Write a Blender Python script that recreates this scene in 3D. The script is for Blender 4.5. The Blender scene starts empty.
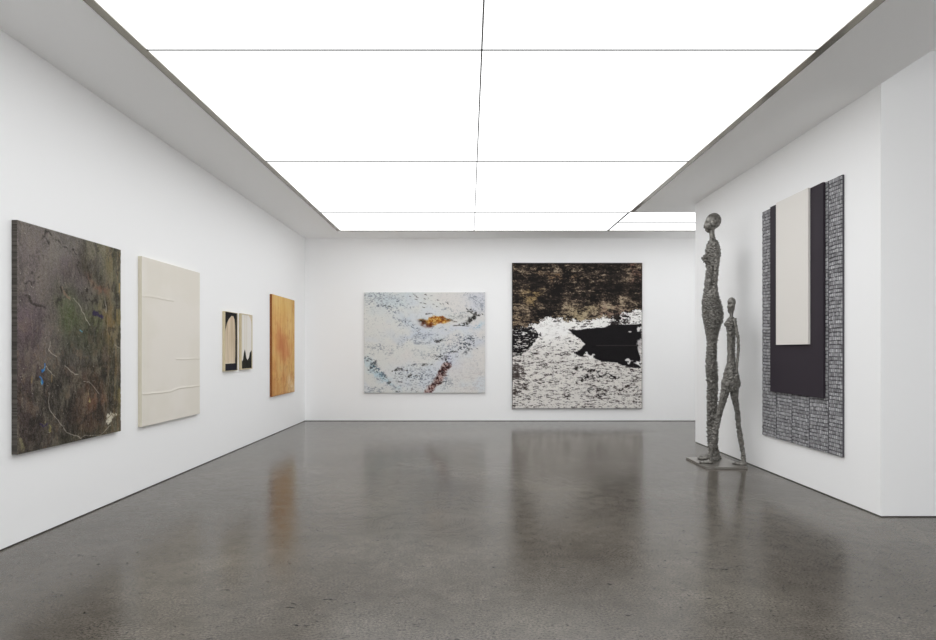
import bpy, bmesh, math
import numpy as np
from mathutils import Vector, Matrix, noise as mnoise

S = bpy.context.scene
WS, PS = 2.1, 1.87          # world light added through the unseen open rear and far right, luminous ceiling
COL = S.collection
PI = math.pi

# ------------------------------------------------------------------ helpers
def lin(c):
    c = np.clip(np.asarray(c, dtype=float) / 255.0, 0, 1)
    return np.where(c <= 0.04045, c / 12.92, ((c + 0.055) / 1.055) ** 2.4)

def l4(r, g, b):
    v = lin((r, g, b)); return (float(v[0]), float(v[1]), float(v[2]), 1.0)

def tag(o, label=None, cat=None, group=None, kind=None):
    if label: o['label'] = label
    if cat: o['category'] = cat
    if group: o['group'] = group
    if kind: o['kind'] = kind
    return o

def empty(name, loc, rz=0.0):
    o = bpy.data.objects.new(name, None); COL.objects.link(o)
    o.location = loc; o.rotation_euler = (0, 0, rz); o.empty_display_size = 0.1
    return o

def link(name, me, m, parent=None, loc=(0, 0, 0), rz=0.0):
    me.materials.clear(); me.materials.append(m)
    o = bpy.data.objects.new(name, me); COL.objects.link(o)
    o.location = loc; o.rotation_euler = (0, 0, rz)
    if parent: o.parent = parent
    return o

def boxes(name, bl, m, parent=None, bevel=0.0, loc=(0, 0, 0), rz=0.0):
    """one mesh of the boxes (x0,x1,y0,y1,z0,z1)"""
    bm = bmesh.new()
    for (x0, x1, y0, y1, z0, z1) in bl:
        v = [bm.verts.new(p) for p in ((x0,y0,z0),(x1,y0,z0),(x1,y1,z0),(x0,y1,z0),(x0,y0,z1),(x1,y0,z1),(x1,y1,z1),(x0,y1,z1))]
        for f in ((0,3,2,1),(4,5,6,7),(0,1,5,4),(1,2,6,5),(2,3,7,6),(3,0,4,7)):
            bm.faces.new([v[i] for i in f])
    if bevel > 0:
        bmesh.ops.bevel(bm, geom=bm.edges[:], offset=bevel, segments=2, affect='EDGES', profile=0.5)
    me = bpy.data.meshes.new(name); bm.to_mesh(me); bm.free()
    return link(name, me, m, parent, loc, rz)

# ------------------------------------------------------------------ materials
def new_mat(name):
    m = bpy.data.materials.new(name); m.use_nodes = True
    nt = m.node_tree; b = nt.nodes['Principled BSDF']
    return m, nt, b

def mat_plain(name, rgb, rough=0.5, metal=0.0, spec=0.5, bump=None):
    m, nt, b = new_mat(name)
    b.inputs['Base Color'].default_value = l4(*rgb)
    b.inputs['Roughness'].default_value = rough
    b.inputs['Metallic'].default_value = metal
    b.inputs['Specular IOR Level'].default_value = spec
    if bump:
        sc, st, dist = bump
        tc = nt.nodes.new('ShaderNodeTexCoord'); n = nt.nodes.new('ShaderNodeTexNoise')
        n.inputs['Scale'].default_value = sc; n.inputs['Detail'].default_value = 3
        bp = nt.nodes.new('ShaderNodeBump'); bp.inputs['Strength'].default_value = st; bp.inputs['Distance'].default_value = dist
        nt.links.new(tc.outputs['Object'], n.inputs['Vector']); nt.links.new(n.outputs['Fac'], bp.inputs['Height'])
        nt.links.new(bp.outputs['Normal'], b.inputs['Normal'])
    return m

M_wall = mat_plain('white_wall_paint', (250, 250, 250), 0.7, spec=0.2, bump=(140, 0.05, 0.001))
M_ceil = mat_plain('ceiling_paint', (253, 253, 253), 0.75, spec=0.2)
M_dark = mat_plain('dark_shadow_gap', (52, 50, 46), 0.6)
M_trim = mat_plain('brushed_grey_metal', (134, 129, 118), 0.22, metal=1.0)
M_grid = mat_plain('panel_joint_grey', (120, 120, 116), 0.6)
M_core = mat_plain('ceiling_backing', (90, 90, 88), 0.8)

def mat_emit(name, rgb, s):
    m = bpy.data.materials.new(name); m.use_nodes = True
    nt = m.node_tree; nt.nodes.clear()
    o = nt.nodes.new('ShaderNodeOutputMaterial'); e = nt.nodes.new('ShaderNodeEmission')
    e.inputs['Color'].default_value = l4(*rgb); e.inputs['Strength'].default_value = s
    nt.links.new(e.outputs[0], o.inputs[0]); return m
M_light = mat_emit('luminous_membrane', (253, 254, 255), PS)

def mat_floor():
    m, nt, b = new_mat('polished_concrete')
    L = nt.links; N = nt.nodes.new
    tc = N('ShaderNodeTexCoord')
    def noise(scale, detail, rough=0.55, vec=None):
        n = N('ShaderNodeTexNoise'); n.inputs['Scale'].default_value = scale
        n.inputs['Detail'].default_value = detail; n.inputs['Roughness'].default_value = rough
        L.new(vec or tc.outputs['Object'], n.inputs['Vector']); return n
    def ramp(src, stops):
        r = N('ShaderNodeValToRGB'); e = r.color_ramp.elements
        while len(e) < len(stops): e.new(0.5)
        for i, (p, c) in enumerate(stops): e[i].position = p; e[i].color = c
        L.new(src, r.inputs[0]); return r
    def mix(kind, fac, a, c):
        x = N('ShaderNodeMix'); x.data_type = 'RGBA'; x.blend_type = kind
        if isinstance(fac, float): x.inputs[0].default_value = fac
        else: L.new(fac, x.inputs[0])
        L.new(a, x.inputs[6])
        if isinstance(c, tuple): x.inputs[7].default_value = c
        else: L.new(c, x.inputs[7])
        return x.outputs[2]
    big = noise(0.9, 6, 0.6)
    base = ramp(big.outputs['Fac'], [(0.3, l4(79, 74, 67)), (0.55, l4(92, 87, 80)), (0.75, l4(106, 101, 92))])
    mid = noise(9, 5, 0.65)
    c1 = mix('MULTIPLY', 0.55, base.outputs[0], ramp(mid.outputs['Fac'], [(0.35, (0.72, 0.72, 0.72, 1)), (0.65, (1.15, 1.15, 1.15, 1))]).outputs[0])
    gm = N('ShaderNodeMapping'); gm.inputs['Scale'].default_value = (.8, 1.15, 1); L.new(tc.outputs['Object'], gm.inputs['Vector'])
    gr = noise(80, 6, 0.8, gm.outputs[0])
    gmask = ramp(noise(3.1, 3).outputs['Fac'], [(0.35, (.45, .45, .45, 1)), (0.6, (1, 1, 1, 1))])
    c2 = mix('MULTIPLY', gmask.outputs[0], c1, ramp(gr.outputs['Fac'], [(0.38, (0.12, 0.12, 0.12, 1)), (0.46, (0.9, 0.9, 0.9, 1)), (0.64, (1.75, 1.75, 1.75, 1))]).outputs[0])
    # sparse pits
    mp = N('ShaderNodeMapping'); mp.inputs['Scale'].default_value = (.55, 1.5, 1); L.new(tc.outputs['Object'], mp.inputs['Vector'])
    wob = noise(14, 2); 
    vm = N('ShaderNodeVectorMath'); vm.operation = 'MULTIPLY_ADD'; vm.inputs[1].default_value = (0.12,)*3
    L.new(wob.outputs['Color'], vm.inputs[0]); L.new(mp.outputs[0], vm.inputs[2])
    vo = N('ShaderNodeTexVoronoi'); vo.inputs['Scale'].default_value = 9; L.new(vm.outputs[0], vo.inputs['Vector'])
    pit = ramp(vo.outputs['Distance'], [(0.07, (1, 1, 1, 1)), (0.13, (0, 0, 0, 1))])
    sel = ramp(noise(2.3, 2).outputs['Fac'], [(0.40, (0, 0, 0, 1)), (0.46, (1, 1, 1, 1))])
    mm = N('ShaderNodeMath'); mm.operation = 'MULTIPLY'; L.new(pit.outputs[0], mm.inputs[0]); L.new(sel.outputs[0], mm.inputs[1])
    vo2 = N('ShaderNodeTexVoronoi'); vo2.inputs['Scale'].default_value = 26; L.new(vm.outputs[0], vo2.inputs['Vector'])
    pit2 = ramp(vo2.outputs['Distance'], [(0.10, (.75, .75, .75, 1)), (0.19, (0, 0, 0, 1))])
    mx = N('ShaderNodeMath'); mx.operation = 'MAXIMUM'; L.new(mm.outputs[0], mx.inputs[0]); L.new(pit2.outputs[0], mx.inputs[1])
    c3 = mix('MIX', mx.outputs[0], c2, l4(26, 23, 20))
    L.new(c3, b.inputs['Base Color'])
    rr = N('ShaderNodeMapRange'); L.new(mid.outputs['Fac'], rr.inputs['Value'])
    rr.inputs['From Min'].default_value = 0.3; rr.inputs['From Max'].default_value = 0.7
    rr.inputs['To Min'].default_value = 0.10; rr.inputs['To Max'].default_value = 0.19
    L.new(rr.outputs[0], b.inputs['Roughness'])
    b.inputs['IOR'].default_value = 1.5
    b.inputs['Specular IOR Level'].default_value = 0.23
    inv = N('ShaderNodeMath'); inv.operation = 'SUBTRACT'; L.new(gr.outputs['Fac'], inv.inputs[0]); L.new(mx.outputs[0], inv.inputs[1])
    bp = N('ShaderNodeBump'); bp.inputs['Strength'].default_value = 0.3; bp.inputs['Distance'].default_value = 0.0014
    L.new(inv.outputs[0], bp.inputs['Height']); L.new(bp.outputs['Normal'], b.inputs['Normal'])
    return m
M_floor = mat_floor()

def mat_paint(name, rough=0.6, bump=(260, 0.25, 0.001), spec=0.12, grain=0.0, gscale=300):
    """canvas whose pigment is stored on its own mesh, with woven grain on top"""
    m, nt, b = new_mat(name)
    a = nt.nodes.new('ShaderNodeAttribute'); a.attribute_name = 'pigment'
    tc = nt.nodes.new('ShaderNodeTexCoord'); n = nt.nodes.new('ShaderNodeTexNoise')
    n.inputs['Scale'].default_value = bump[0]; n.inputs['Detail'].default_value = 2
    nt.links.new(tc.outputs['Object'], n.inputs['Vector'])
    bp = nt.nodes.new('ShaderNodeBump'); bp.inputs['Strength'].default_value = bump[1]; bp.inputs['Distance'].default_value = bump[2]
    nt.links.new(n.outputs['Fac'], bp.inputs['Height']); nt.links.new(bp.outputs['Normal'], b.inputs['Normal'])
    nt.links.new(a.outputs['Color'], b.inputs['Base Color'])
    b.inputs['Roughness'].default_value = rough; b.inputs['Specular IOR Level'].default_value = spec
    return m

def mat_bronze():
    m, nt, b = new_mat('patinated_bronze')
    tc = nt.nodes.new('ShaderNodeTexCoord'); n = nt.nodes.new('ShaderNodeTexNoise')
    n.inputs['Scale'].default_value = 28; n.inputs['Detail'].default_value = 5; n.inputs['Roughness'].default_value = 0.65
    r = nt.nodes.new('ShaderNodeValToRGB'); e = r.color_ramp.elements
    e[0].position = 0.32; e[0].color = l4(76, 74, 70); e[1].position = 0.68; e[1].color = l4(146, 143, 137)
    nt.links.new(tc.outputs['Object'], n.inputs['Vector']); nt.links.new(n.outputs['Fac'], r.inputs[0])
    nt.links.new(r.outputs[0], b.inputs['Base Color'])
    b.inputs['Metallic'].default_value = 0.7; b.inputs['Roughness'].default_value = 0.38
    n2 = nt.nodes.new('ShaderNodeTexNoise'); n2.inputs['Scale'].default_value = 90; n2.inputs['Detail'].default_value = 3
    nt.links.new(tc.outputs['Object'], n2.inputs['Vector'])
    bp = nt.nodes.new('ShaderNodeBump'); bp.inputs['Strength'].default_value = 0.5; bp.inputs['Distance'].default_value = 0.003
    nt.links.new(n2.outputs['Fac'], bp.inputs['Height']); nt.links.new(bp.outputs['Normal'], b.inputs['Normal'])
    return m
M_bronze = mat_bronze()
M_plate = mat_plain('steel_plate', (160, 156, 150), 0.3, metal=0.8, bump=(60, 0.1, 0.001))

# ------------------------------------------------------------------ room
F, CX, HY, EYE = 572.0, 469.0, 351.0, 1.5
HC = 2.415                       # ceiling above the eye
ZC = EYE + HC
XL, XR, YB = -3.515, 3.72, 12.26
Y0, Y1 = 5.165, 9.40             # right-hand wall block
YR = -3.9                        # unseen rear end of the room, left open to let added light in
XE, XS = 10.6, 7.2
OX0, OX1, OY0, OY1 = -2.663, 2.873, -3.60, 11.56   # ceiling opening (outer edge of its metal trim)
EX1 = 10.2
ZS = EYE + 2.71                  # higher ceiling of the side bay
SK = 0.010                       # recessed dark base joint
T = 0.2

def struct(o): o['kind'] = 'structure'; return o

struct(boxes('floor', [(XL - T, XE + T, YR, YB + T, -0.12, 0.0)], M_floor))
struct(boxes('wall_left', [(XL - T, XL, YR, YB, SK, ZC + 0.3)], M_wall))
struct(boxes('wall_back', [(XL - T, XE + T, YB, YB + T, SK, ZC + 0.3)], M_wall))
struct(boxes('wall_right', [(XR, XE, Y0, Y1, SK, ZS + 0.3)], M_wall))
struct(boxes('wall_near_right', [(XS, XS + T, YR, Y0, SK, ZS + 0.3)], M_wall))
struct(boxes('rear_light_blocker', [(XR, XS + T, YR - T, YR, 2.3, ZS + 0.3)], M_wall))  # unseen lintel added to block rear light from the top of the bay face
g = 0.004
struct(boxes('baseboard_left', [(XL - T, XL - g, YR, YB, 0, SK)], M_dark))
struct(boxes('baseboard_back', [(XL - g, XE, YB + g, YB + T, 0, SK)], M_dark))
struct(boxes('baseboard_right', [(XR + g, XE, Y0 + g, Y1 - g, 0, SK)], M_dark))
struct(boxes('baseboard_near_right', [(XS + g, XS + T, YR, Y0, 0, SK)], M_dark))
c1 = ZC + 0.28
struct(boxes('ceiling', [
    (XL, OX0, YR, YB, ZC, c1),
    (OX1, XR, YR, Y0, ZC, ZS + 0.3),
    (OX1, XR, Y0, 9.96, ZC, c1),
    (XR, XE, Y1, 9.96, ZC, c1),
    (OX0, XE, OY1, YB, ZC, c1),
    (OX0, OX1, YR, OY0, ZC, c1),
    (EX1, XE, 9.96, OY1, ZC, c1),
    (XR, XS, YR, Y0, ZS, ZS + 0.3),
    (OX0 - 0.05, OX1 + 0.05, OY0 - 0.05, OY1 + 0.05, c1, c1 + 0.05),
    (OX1, EX1 + 0.05, 9.91, OY1 + 0.05, c1, c1 + 0.05),
], M_ceil))
# flat metal border of the luminous ceiling
w, d = 0.072, 0.008
zt = ZC + 0.004
struct(boxes('trim_1', [
    (OX0, OX0 + w, OY0, OY1, zt, zt + d),
    (OX1 - w, OX1, OY0, 9.96, zt, zt + d),
    (OX0 + w, EX1, OY1 - 0.05, OY1, zt, zt + d),
    (OX0 + w, OX1 - w, OY0, OY0 + w, zt, zt + d),
    (OX1 - w, EX1, 9.96, 9.985, zt, zt + d),
    (EX1 - 0.05, EX1, 9.985, OY1 - 0.05, zt, zt + d),
], M_trim))
# joints between the panels
xm = 0.103
rows = [-3.53, -0.81, 1.90, 4.612, 7.325, 10.03, 11.52]
jw = [0, .009, .009, .009, .015, .022, 0]            # half widths of the cross joints
j = 0.0065
zj = zt + 0.006
xs = (OX0 + w, xm, OX1 - w)
jb = [(xm - j, xm + j, rows[0], rows[-1], zj, zj + 0.03)]
for y, hw in list(zip(rows, jw))[1:-1]:
    jb.append((xs[0], xs[2], y - hw, y + hw, zj, zj + 0.03))
jb += [(2.80 - .018, 2.80 + .018, 9.985, OY1 - 0.05, zj, zj + 0.03), (2.818, EX1 - 0.05, 10.78, 10.83, zj, zj + 0.03),
       (5.48 - j, 5.48 + j, 9.985, OY1 - 0.05, zj, zj + 0.03)]
struct(boxes('trim_2', jb, M_grid))

zp = zt + 0.009
def panel(x0, x1, y0, y1, label, grp):
    e = 0.006
    o = boxes('luminous_panel', [((x0 - x1) / 2 + e, (x1 - x0) / 2 - e, (y0 - y1) / 2 + e, (y1 - y0) / 2 - e, 0, 0.012)], M_light,
              loc=((x0 + x1) / 2, (y0 + y1) / 2, zp))
    tag(o, label, 'ceiling light', grp)
G1 = 'luminous panels of the large ceiling light'
rl = [('behind the camera, rearmost row', 0), ('behind the camera, second row from the rear', 1),
      ('in the row cut off by the photo top', 2), ('in the deepest fully visible row', 3),
      ('in the third visible row', 4), ('in the narrow row by the back wall', 5)]
for t, i in rl:
    panel(xs[0], xm, rows[i], rows[i + 1], 'glowing ceiling panel left of centre joint, ' + t, G1)
    panel(xm, xs[2], rows[i], rows[i + 1], 'glowing ceiling panel right of centre joint, ' + t, G1)
G2 = 'luminous panels of the side strip light'
panel(2.80, 5.48, 9.985, 10.805, 'slim glowing side panel left of the statue head, nearer row', G2)
panel(2.80, 5.48, 10.805, OY1 - 0.05, 'slim glowing side panel left of the statue head, row by back wall', G2)
panel(5.48, EX1 - 0.05, 9.985, 10.805, 'glowing ceiling panel hidden behind the right wall, nearer row', G2)
panel(5.48, EX1 - 0.05, 10.805, OY1 - 0.05, 'glowing ceiling panel hidden behind the right wall, row by the back wall', G2)

# ------------------------------------------------------------------ painting toolkit (pigment laid on a fine mesh)
class Paint:
    def __init__(s, W, H, nu, nv, conv, seed):
        s.W, s.H, s.nu, s.nv, s.conv = W, H, nu, nv, conv
        s.rng = np.random.default_rng(seed)
        s.u, s.v = np.meshgrid(np.linspace(0, 1, nu), np.linspace(0, 1, nv))   # v runs downwards
        s.x, s.y = s.u * W, s.v * H
        s.c = np.zeros((nv, nu, 3)); s.h = np.zeros((nv, nu))
    def n1(s, fx, fy, x=None, y=None):
        x = s.x if x is None else x; y = s.y if y is None else y
        R = s.rng.random((96, 96)) * 2 - 1
        X = x * fx + 200.3; Y = y * fy + 200.7
        xi = np.floor(X).astype(int); yi = np.floor(Y).astype(int)
        fx_ = X - xi; fy_ = Y - yi
        fx_ = fx_ * fx_ * (3 - 2 * fx_); fy_ = fy_ * fy_ * (3 - 2 * fy_)
        a = R[yi % 96, xi % 96]; b = R[yi % 96, (xi + 1) % 96]; c = R[(yi + 1) % 96, xi % 96]; d_ = R[(yi + 1) % 96, (xi + 1) % 96]
        return (a * (1 - fx_) + b * fx_) * (1 - fy_) + (c * (1 - fx_) + d_ * fx_) * fy_
    def fbm(s, fx, fy, o=5, g_=0.55):
        t = 0; a = 1; n = 0
        for k in range(o):
            t = t + a * s.n1(fx * 2 ** k, fy * 2 ** k); n += a * a; a *= g_
        return t / math.sqrt(n) / 0.5
    def P(s, pts): return [s.conv(*p) for p in pts]
    def wob(s, amp, f, o=3):
        return s.x + amp * s.fbm(f, f, o), s.y + amp * s.fbm(f, f, o)
    def poly(s, pts, amp=0.0, f=8, soft=0.01, raw=False):
        P = pts if raw else s.P(pts)
        X, Y = s.wob(amp, f) if amp else (s.x, s.y)
        ins = np.zeros(X.shape, bool); dist = np.full(X.shape, 9.0)
        for i in range(len(P)):
            x0, y0 = P[i]; x1, y1 = P[(i + 1) % len(P)]
            cnd = ((y0 > Y) != (y1 > Y))
            with np.errstate(divide='ignore', invalid='ignore'):
                ins ^= cnd & (X < (x1 - x0) * (Y - y0) / (y1 - y0 if y1 != y0 else 1e-9) + x0)
            dist = np.minimum(dist, s.seg(X, Y, x0, y0, x1, y1))
        sd = np.where(ins, dist, -dist)
        return np.clip(sd / soft + 0.5, 0, 1)
    def seg(s, X, Y, x0, y0, x1, y1):
        dx, dy = x1 - x0, y1 - y0; q = dx * dx + dy * dy + 1e-12
        t = np.clip(((X - x0) * dx + (Y - y0) * dy) / q, 0, 1)
        return np.hypot(X - x0 - t * dx, Y - y0 - t * dy)
    def line(s, pts, wd, amp=0.0, f=8, soft=None):
        P = s.P(pts); X, Y = s.wob(amp, f) if amp else (s.x, s.y)
        dist = np.full(X.shape, 9.0)
        for a, b in zip(P[:-1], P[1:]): dist = np.minimum(dist, s.seg(X, Y, *a, *b))
        soft = soft or wd * 0.6
        return np.clip((wd - dist) / soft + 0.5, 0, 1)
    def blob(s, px, py, rx, ry, rot=0.0, amp=0.0, f=6, pw=1.0):
        cx, cy = s.conv(px, py); X, Y = s.wob(amp, f) if amp else (s.x, s.y)
        c_, s_ = math.cos(rot), math.sin(rot)
        a = ((X - cx) * c_ + (Y - cy) * s_) / rx; b = (-(X - cx) * s_ + (Y - cy) * c_) / ry
        return np.exp(-(a * a + b * b) * pw)
    def put(s, mask, rgb, k=1.0):
        m_ = (np.clip(mask, 0, 1) * k)[..., None]; s.c = s.c * (1 - m_) + np.asarray(rgb, float) * m_

def sstep(a, b, x):
    t = np.clip((x - a) / (b - a), 0, 1); return t * t * (3 - 2 * t)

def canvas(name, p, Tk, m, parent=None, loc=(0, 0, 0), rz=0.0, side=None):
    """stretched canvas: painted front (local -y), folded sides, back at y=0; origin bottom centre of the back"""
    nu, nv, W, H = p.nu, p.nv, p.W, p.H
    X = p.x - W / 2; Z = H - p.y
    front = np.stack([X, -Tk - p.h, Z], -1).reshape(-1, 3)
    # rounded-over edge ring then back ring
    ring = [(0, i) for i in range(nu)] + [(jv, nu - 1) for jv in range(1, nv)] + [(nv - 1, i) for i in range(nu - 2, -1, -1)] + [(jv, 0) for jv in range(nv - 2, 0, -1)]
    ri = np.array([a * nu + b for a, b in ring])
    nrm = []
    e = 0.0025
    r0 = front[ri].copy()
    ctr = np.array([0, 0, H / 2])
    out = np.zeros_like(r0)
    out[:, 0] = np.where(np.abs(r0[:, 0]) > W / 2 - 1e-6, np.sign(r0[:, 0]) * e, 0)
    out[:, 2] = np.where(r0[:, 2] > H - 1e-6, e, np.where(r0[:, 2] < 1e-6, -e, 0))
    r1 = r0 + out; r1[:, 1] = -Tk + e
    r2 = r1.copy(); r2[:, 1] = 0
    V = np.concatenate([front, r1, r1, r2])
    n0 = len(front); n = len(ri)
    col = lin(p.c).reshape(-1, 3)
    sc = col[ri] if side is None else np.broadcast_to(lin(side(p, ring)), (n, 3))
    C = np.clip(np.concatenate([col, col[ri], sc, sc]) * 1.2, 0, .93)
    idx = np.arange(nu * nv).reshape(nv, nu)
    q = np.stack([idx[:-1, :-1], idx[1:, :-1], idx[1:, 1:], idx[:-1, 1:]], -1).reshape(-1, 4)
    k = np.arange(n); k2 = (k + 1) % n
    q2 = np.stack([ri[k], ri[k2], n0 + k2, n0 + k], -1)
    q3 = np.stack([n0 + n + k, n0 + n + k2, n0 + 2 * n + k2, n0 + 2 * n + k], -1)
    faces = [tuple(f) for f in np.concatenate([q, q2, q3]).tolist()] + [tuple((n0 + 2 * n + k)[::-1].tolist())]
    me = bpy.data.meshes.new(name); me.from_pydata(V.tolist(), [], faces); me.update()
    at = me.color_attributes.new('pigment', 'FLOAT_COLOR', 'POINT')
    at.data.foreach_set('color', np.concatenate([C, np.ones((len(C), 1))], 1).astype(np.float32).ravel())
    bm = bmesh.new(); bm.from_mesh(me); bmesh.ops.remove_doubles(bm, verts=[v for v in bm.verts if False], dist=0); bmesh.ops.recalc_face_normals(bm, faces=bm.faces[:]); bm.to_mesh(me); bm.free()
    return link(name, me, m, parent, loc, rz)

def conv_left(y0, ztop, xf=3.473):
    """photo point on a left-wall picture -> metres right of / below its top left corner"""
    def f(px, py):
        Y = xf * F / (CX - px); return (Y - y0, ztop - (HY - py) * Y / F)
    return f
def conv_back(x0, ztop, yf=12.21):
    def f(px, py): return ((px - CX) * yf / F - x0, ztop - (HY - py) * yf / F)
    return f
def zc(ox, oy, sc):
    return lambda pts: [(ox + a / sc, oy + b / sc) for a, b in pts]

M_oil = mat_paint('dark_oil_paint', 0.5, (180, 0.4, 0.0015))
M_acr = mat_paint('acrylic_on_canvas', 0.65, (220, 0.3, 0.001))
M_wov = mat_paint('woven_wool', 0.85, (300, 0.3, 0.001), 0.15)

# ---- dark abstract, nearest on the left wall
def dark_left():
    p = Paint(1.30, 1.80, 250, 340, conv_left(4.397, 1.005), 11)
    n, nb = p.fbm(2.2, 2.2, 5), p.fbm(5, 5, 5, 0.7)
    p.c[:] = (90, 84, 80)
    p.put(sstep(-0.2, 1.2, n), (98, 91, 88), 0.7)
    p.put(sstep(0.25, 1.0, p.v + 0.15 * n), (56, 50, 45), 0.85)
    p.put(sstep(0.45, 1.0, p.u + 0.12 * nb), (77, 76, 58), 0.75)
    A = zc(8, 215, 5.12); B = zc(8, 335, 5.12)
    def bl(Z, x, y, rx, ry, rgb, k=1, rot=0, amp=0.04, f=7, pw=1):
        (px, py), = Z([(x, y)]); p.put(p.blob(px, py, rx, ry, rot, amp, f, pw), rgb, k)
    bl(A, 260, 180, .28, .22, (112, 108, 102), .55)
    bl(A, 130, 230, .22, .25, (104, 94, 92), .6)
    bl(A, 330, 330, .22, .15, (84, 72, 76), .7)
    bl(A, 400, 270, .16, .14, (58, 52, 42), .8)
    bl(A, 480, 180, .22, .10, (112, 108, 84), .6, .3)
    bl(A, 460, 362, .10, .05, (112, 72, 58), .7)
    bl(A, 300, 500, .16, .25, (68, 76, 48), .9)
    bl(A, 420, 560, .16, .2, (78, 80, 56), .7)
    bl(A, 520, 590, .10, .25, (122, 96, 54), .75); bl(A, 450, 600, .07, .2, (92, 98, 62), .6)
    bl(A, 90, 540, .25, .2, (92, 78, 84), .7)
    bl(B, 100, 160, .2, .3, (78, 64, 66), .7)
    bl(B, 90, 400, .2, .3, (62, 52, 50), .7)
    bl(B, 420, 60, .25, .2, (56, 58, 44), .8)
    bl(B, 260, 330, .22, .25, (48, 45, 40), .8)
    bl(B, 400, 320, .34, .36, (38, 35, 31), .7); bl(B, 420, 330, .20, .24, (96, 66, 50), .85); bl(A, 540, 300, .07, .3, (96, 92, 62), .6)
    bl(B, 470, 300, .10, .1, (104, 70, 56), .5)
    bl(B, 500, 170, .2, .1, (40, 37, 33), .8)
    bl(B, 520, 330, .05, .2, (42, 40, 34), .8)
    bl(B, 330, 560, .5, .10, (48, 47, 36), .7)
    bl(B, 420, 430, .3, .06, (44, 36, 32), .7)
    # vertical brushing on the right side
    s1 = p.fbm(26, 2.2, 4)
    p.put(sstep(0.2, 1.0, s1) * sstep(0.72, 0.95, p.u), (112, 92, 64), .55)
    p.put(sstep(0.2, 1.0, -s1) * sstep(0.6, 0.95, p.u), (52, 48, 34), .6)
    st = p.fbm(9, 4, 5, 0.75); st2 = p.fbm(14, 9, 4, 0.75)
    ul = 1 - .65 * sstep(.75, .45, p.u) * sstep(.75, .45, p.v)
    p.put(sstep(0.3, 1.4, st) * ul, (118, 112, 94), .4); p.put(sstep(0.4, 1.3, -st) * ul, (40, 36, 32), .5)
    p.put(sstep(0.5, 1.2, st2) * sstep(.3, .6, p.v), (100, 82, 66), .4); p.put(sstep(0.5, 1.2, -st2) * ul, (34, 32, 28), .5); p.put(sstep(.4, 1.2, p.fbm(40, 12, 3, .8)), (112, 104, 92), .3)
    # dark drawn marks
    dk = (40, 36, 32)
    for pts, wd, k in ((A([(175,115),(210,100),(255,125),(330,155),(365,190),(345,255),(395,320),(440,325)]), .010, .75),
                       (A([(175,115),(185,128),(200,122)]), .016, .7), (A([(110,385),(105,420),(130,460),(160,480)]), .018, .8),
                       (A([(70,320),(95,325),(110,315),(135,315)]), .012, .8), (A([(280,370),(265,420),(250,470)]), .014, .8),
                       (A([(390,390),(405,410),(435,430),(440,470)]), .010, .9), (A([(430,230),(410,300)]), .02, .5),
                       (B([(60,300),(120,330),(190,350),(170,420),(200,440)]), .008, .6), (B([(90,520),(130,520),(140,490)]), .012, .8),
                       (B([(300,470),(400,440),(470,420)]), .012, .6), (B([(540,150),(545,260),(530,330)]), .012, .8)):
        p.put(p.line(pts, wd * 1.1, .03, 12, wd * 1.2) * sstep(-.9, .5, st2), dk, k)
    p.put(p.line(A([(280,380),(300,410),(330,440)]), .012, .02, 9) * sstep(-.5, .4, st2), (128, 106, 88), .7)
    p.put(p.line(A([(445,505),(470,512),(480,525)]), .015, .015, 12), (38, 31, 56), .9)
    p.put(p.line(B([(165,455),(180,462),(200,450)]), .007, .01, 12), (42, 34, 62), .85)
    p.put(p.line(A([(368,588),(382,600)]), .006, .006, 20), (84, 140, 156), .85)
    for pts in (A([(556,470),(556,535)]), A([(566,350),(566,440)])): p.put(p.line(pts, .008, .006, 9) * sstep(-.8, .3, st2), (150, 130, 78), .8)
    for pts in (B([(182,150),(190,160),(178,185)]), B([(168,218),(170,245)])):
        p.put(p.line(pts, .010, .008, 20) * sstep(-.6, 0, p.fbm(30, 30, 3)), (44, 100, 156), .95)
    p.put(p.line(B([(188,163),(181,180)]), .004, .005, 20), (84, 150, 190), .8); p.put(p.line(B([(166,235),(168,246)]), .005, .005, 20), (92, 170, 186), .85)
    p.put(p.line(B([(415,310),(420,325),(410,345)]), .010, .014, 14) * sstep(-1, .2, st2), (160, 150, 92), .9)
    p.put(p.line(B([(185,450),(205,470),(212,500)]), .013, .02, 12) * sstep(-.6, .2, st2), (118, 110, 70), .85)
    p.put(p.line(B([(65,540),(66,600)]), .020, .01, 12) * sstep(-.8, .2, st2), (124, 118, 86), .7)
    p.put(p.line(B([(120,215),(118,245)]), .006) + p.line(B([(222,205),(222,240)]), .006), (136, 114, 72), .6)
    p.put(p.poly(B([(490,440),(515,395),(540,385),(548,410),(530,430),(510,455),(488,462)]), .028, 14, .02) * sstep(-1.2, -.2, st2), (190, 184, 166), .95)
    p.put(p.line(B([(505,430),(530,405)]), .006), (120, 110, 90), .9)
    # thin scratched lines
    sc_ = (182, 174, 160)
    for pts in (B([(210,290),(206,340),(214,380),(235,425),(262,462),(300,495),(340,512),(372,524)]),
                B([(372,524),(430,518),(470,502),(500,478),(525,455)]), B([(215,45),(207,85),(222,105),(245,118)]),
                B([(290,155),(315,182),(340,196),(358,196)]), B([(190,152),(215,180),(240,212)]),
                A([(335,430),(370,490),(410,556)]), A([(492,430),(496,470),(492,500)]), B([(545,45),(560,60),(578,66)]),
                B([(385,240),(430,262),(460,300)])):
        p.put(p.line(pts, .0026, .010, 7, .004), sc_, .72)
    p.put(sstep(0.93, 1.0, p.u) * sstep(0.3, 0.9, p.fbm(3, 5, 3)), (124, 112, 72), .7)
    p.put((p.rng.random(p.u.shape) > .9992).astype(float), (170, 165, 150), .9)
    p.c += (p.rng.random(p.u.shape)[..., None] - .5) * 34; p.c += 5
    p.h = 0.002 * np.clip(st2, -1, 1)
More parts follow.
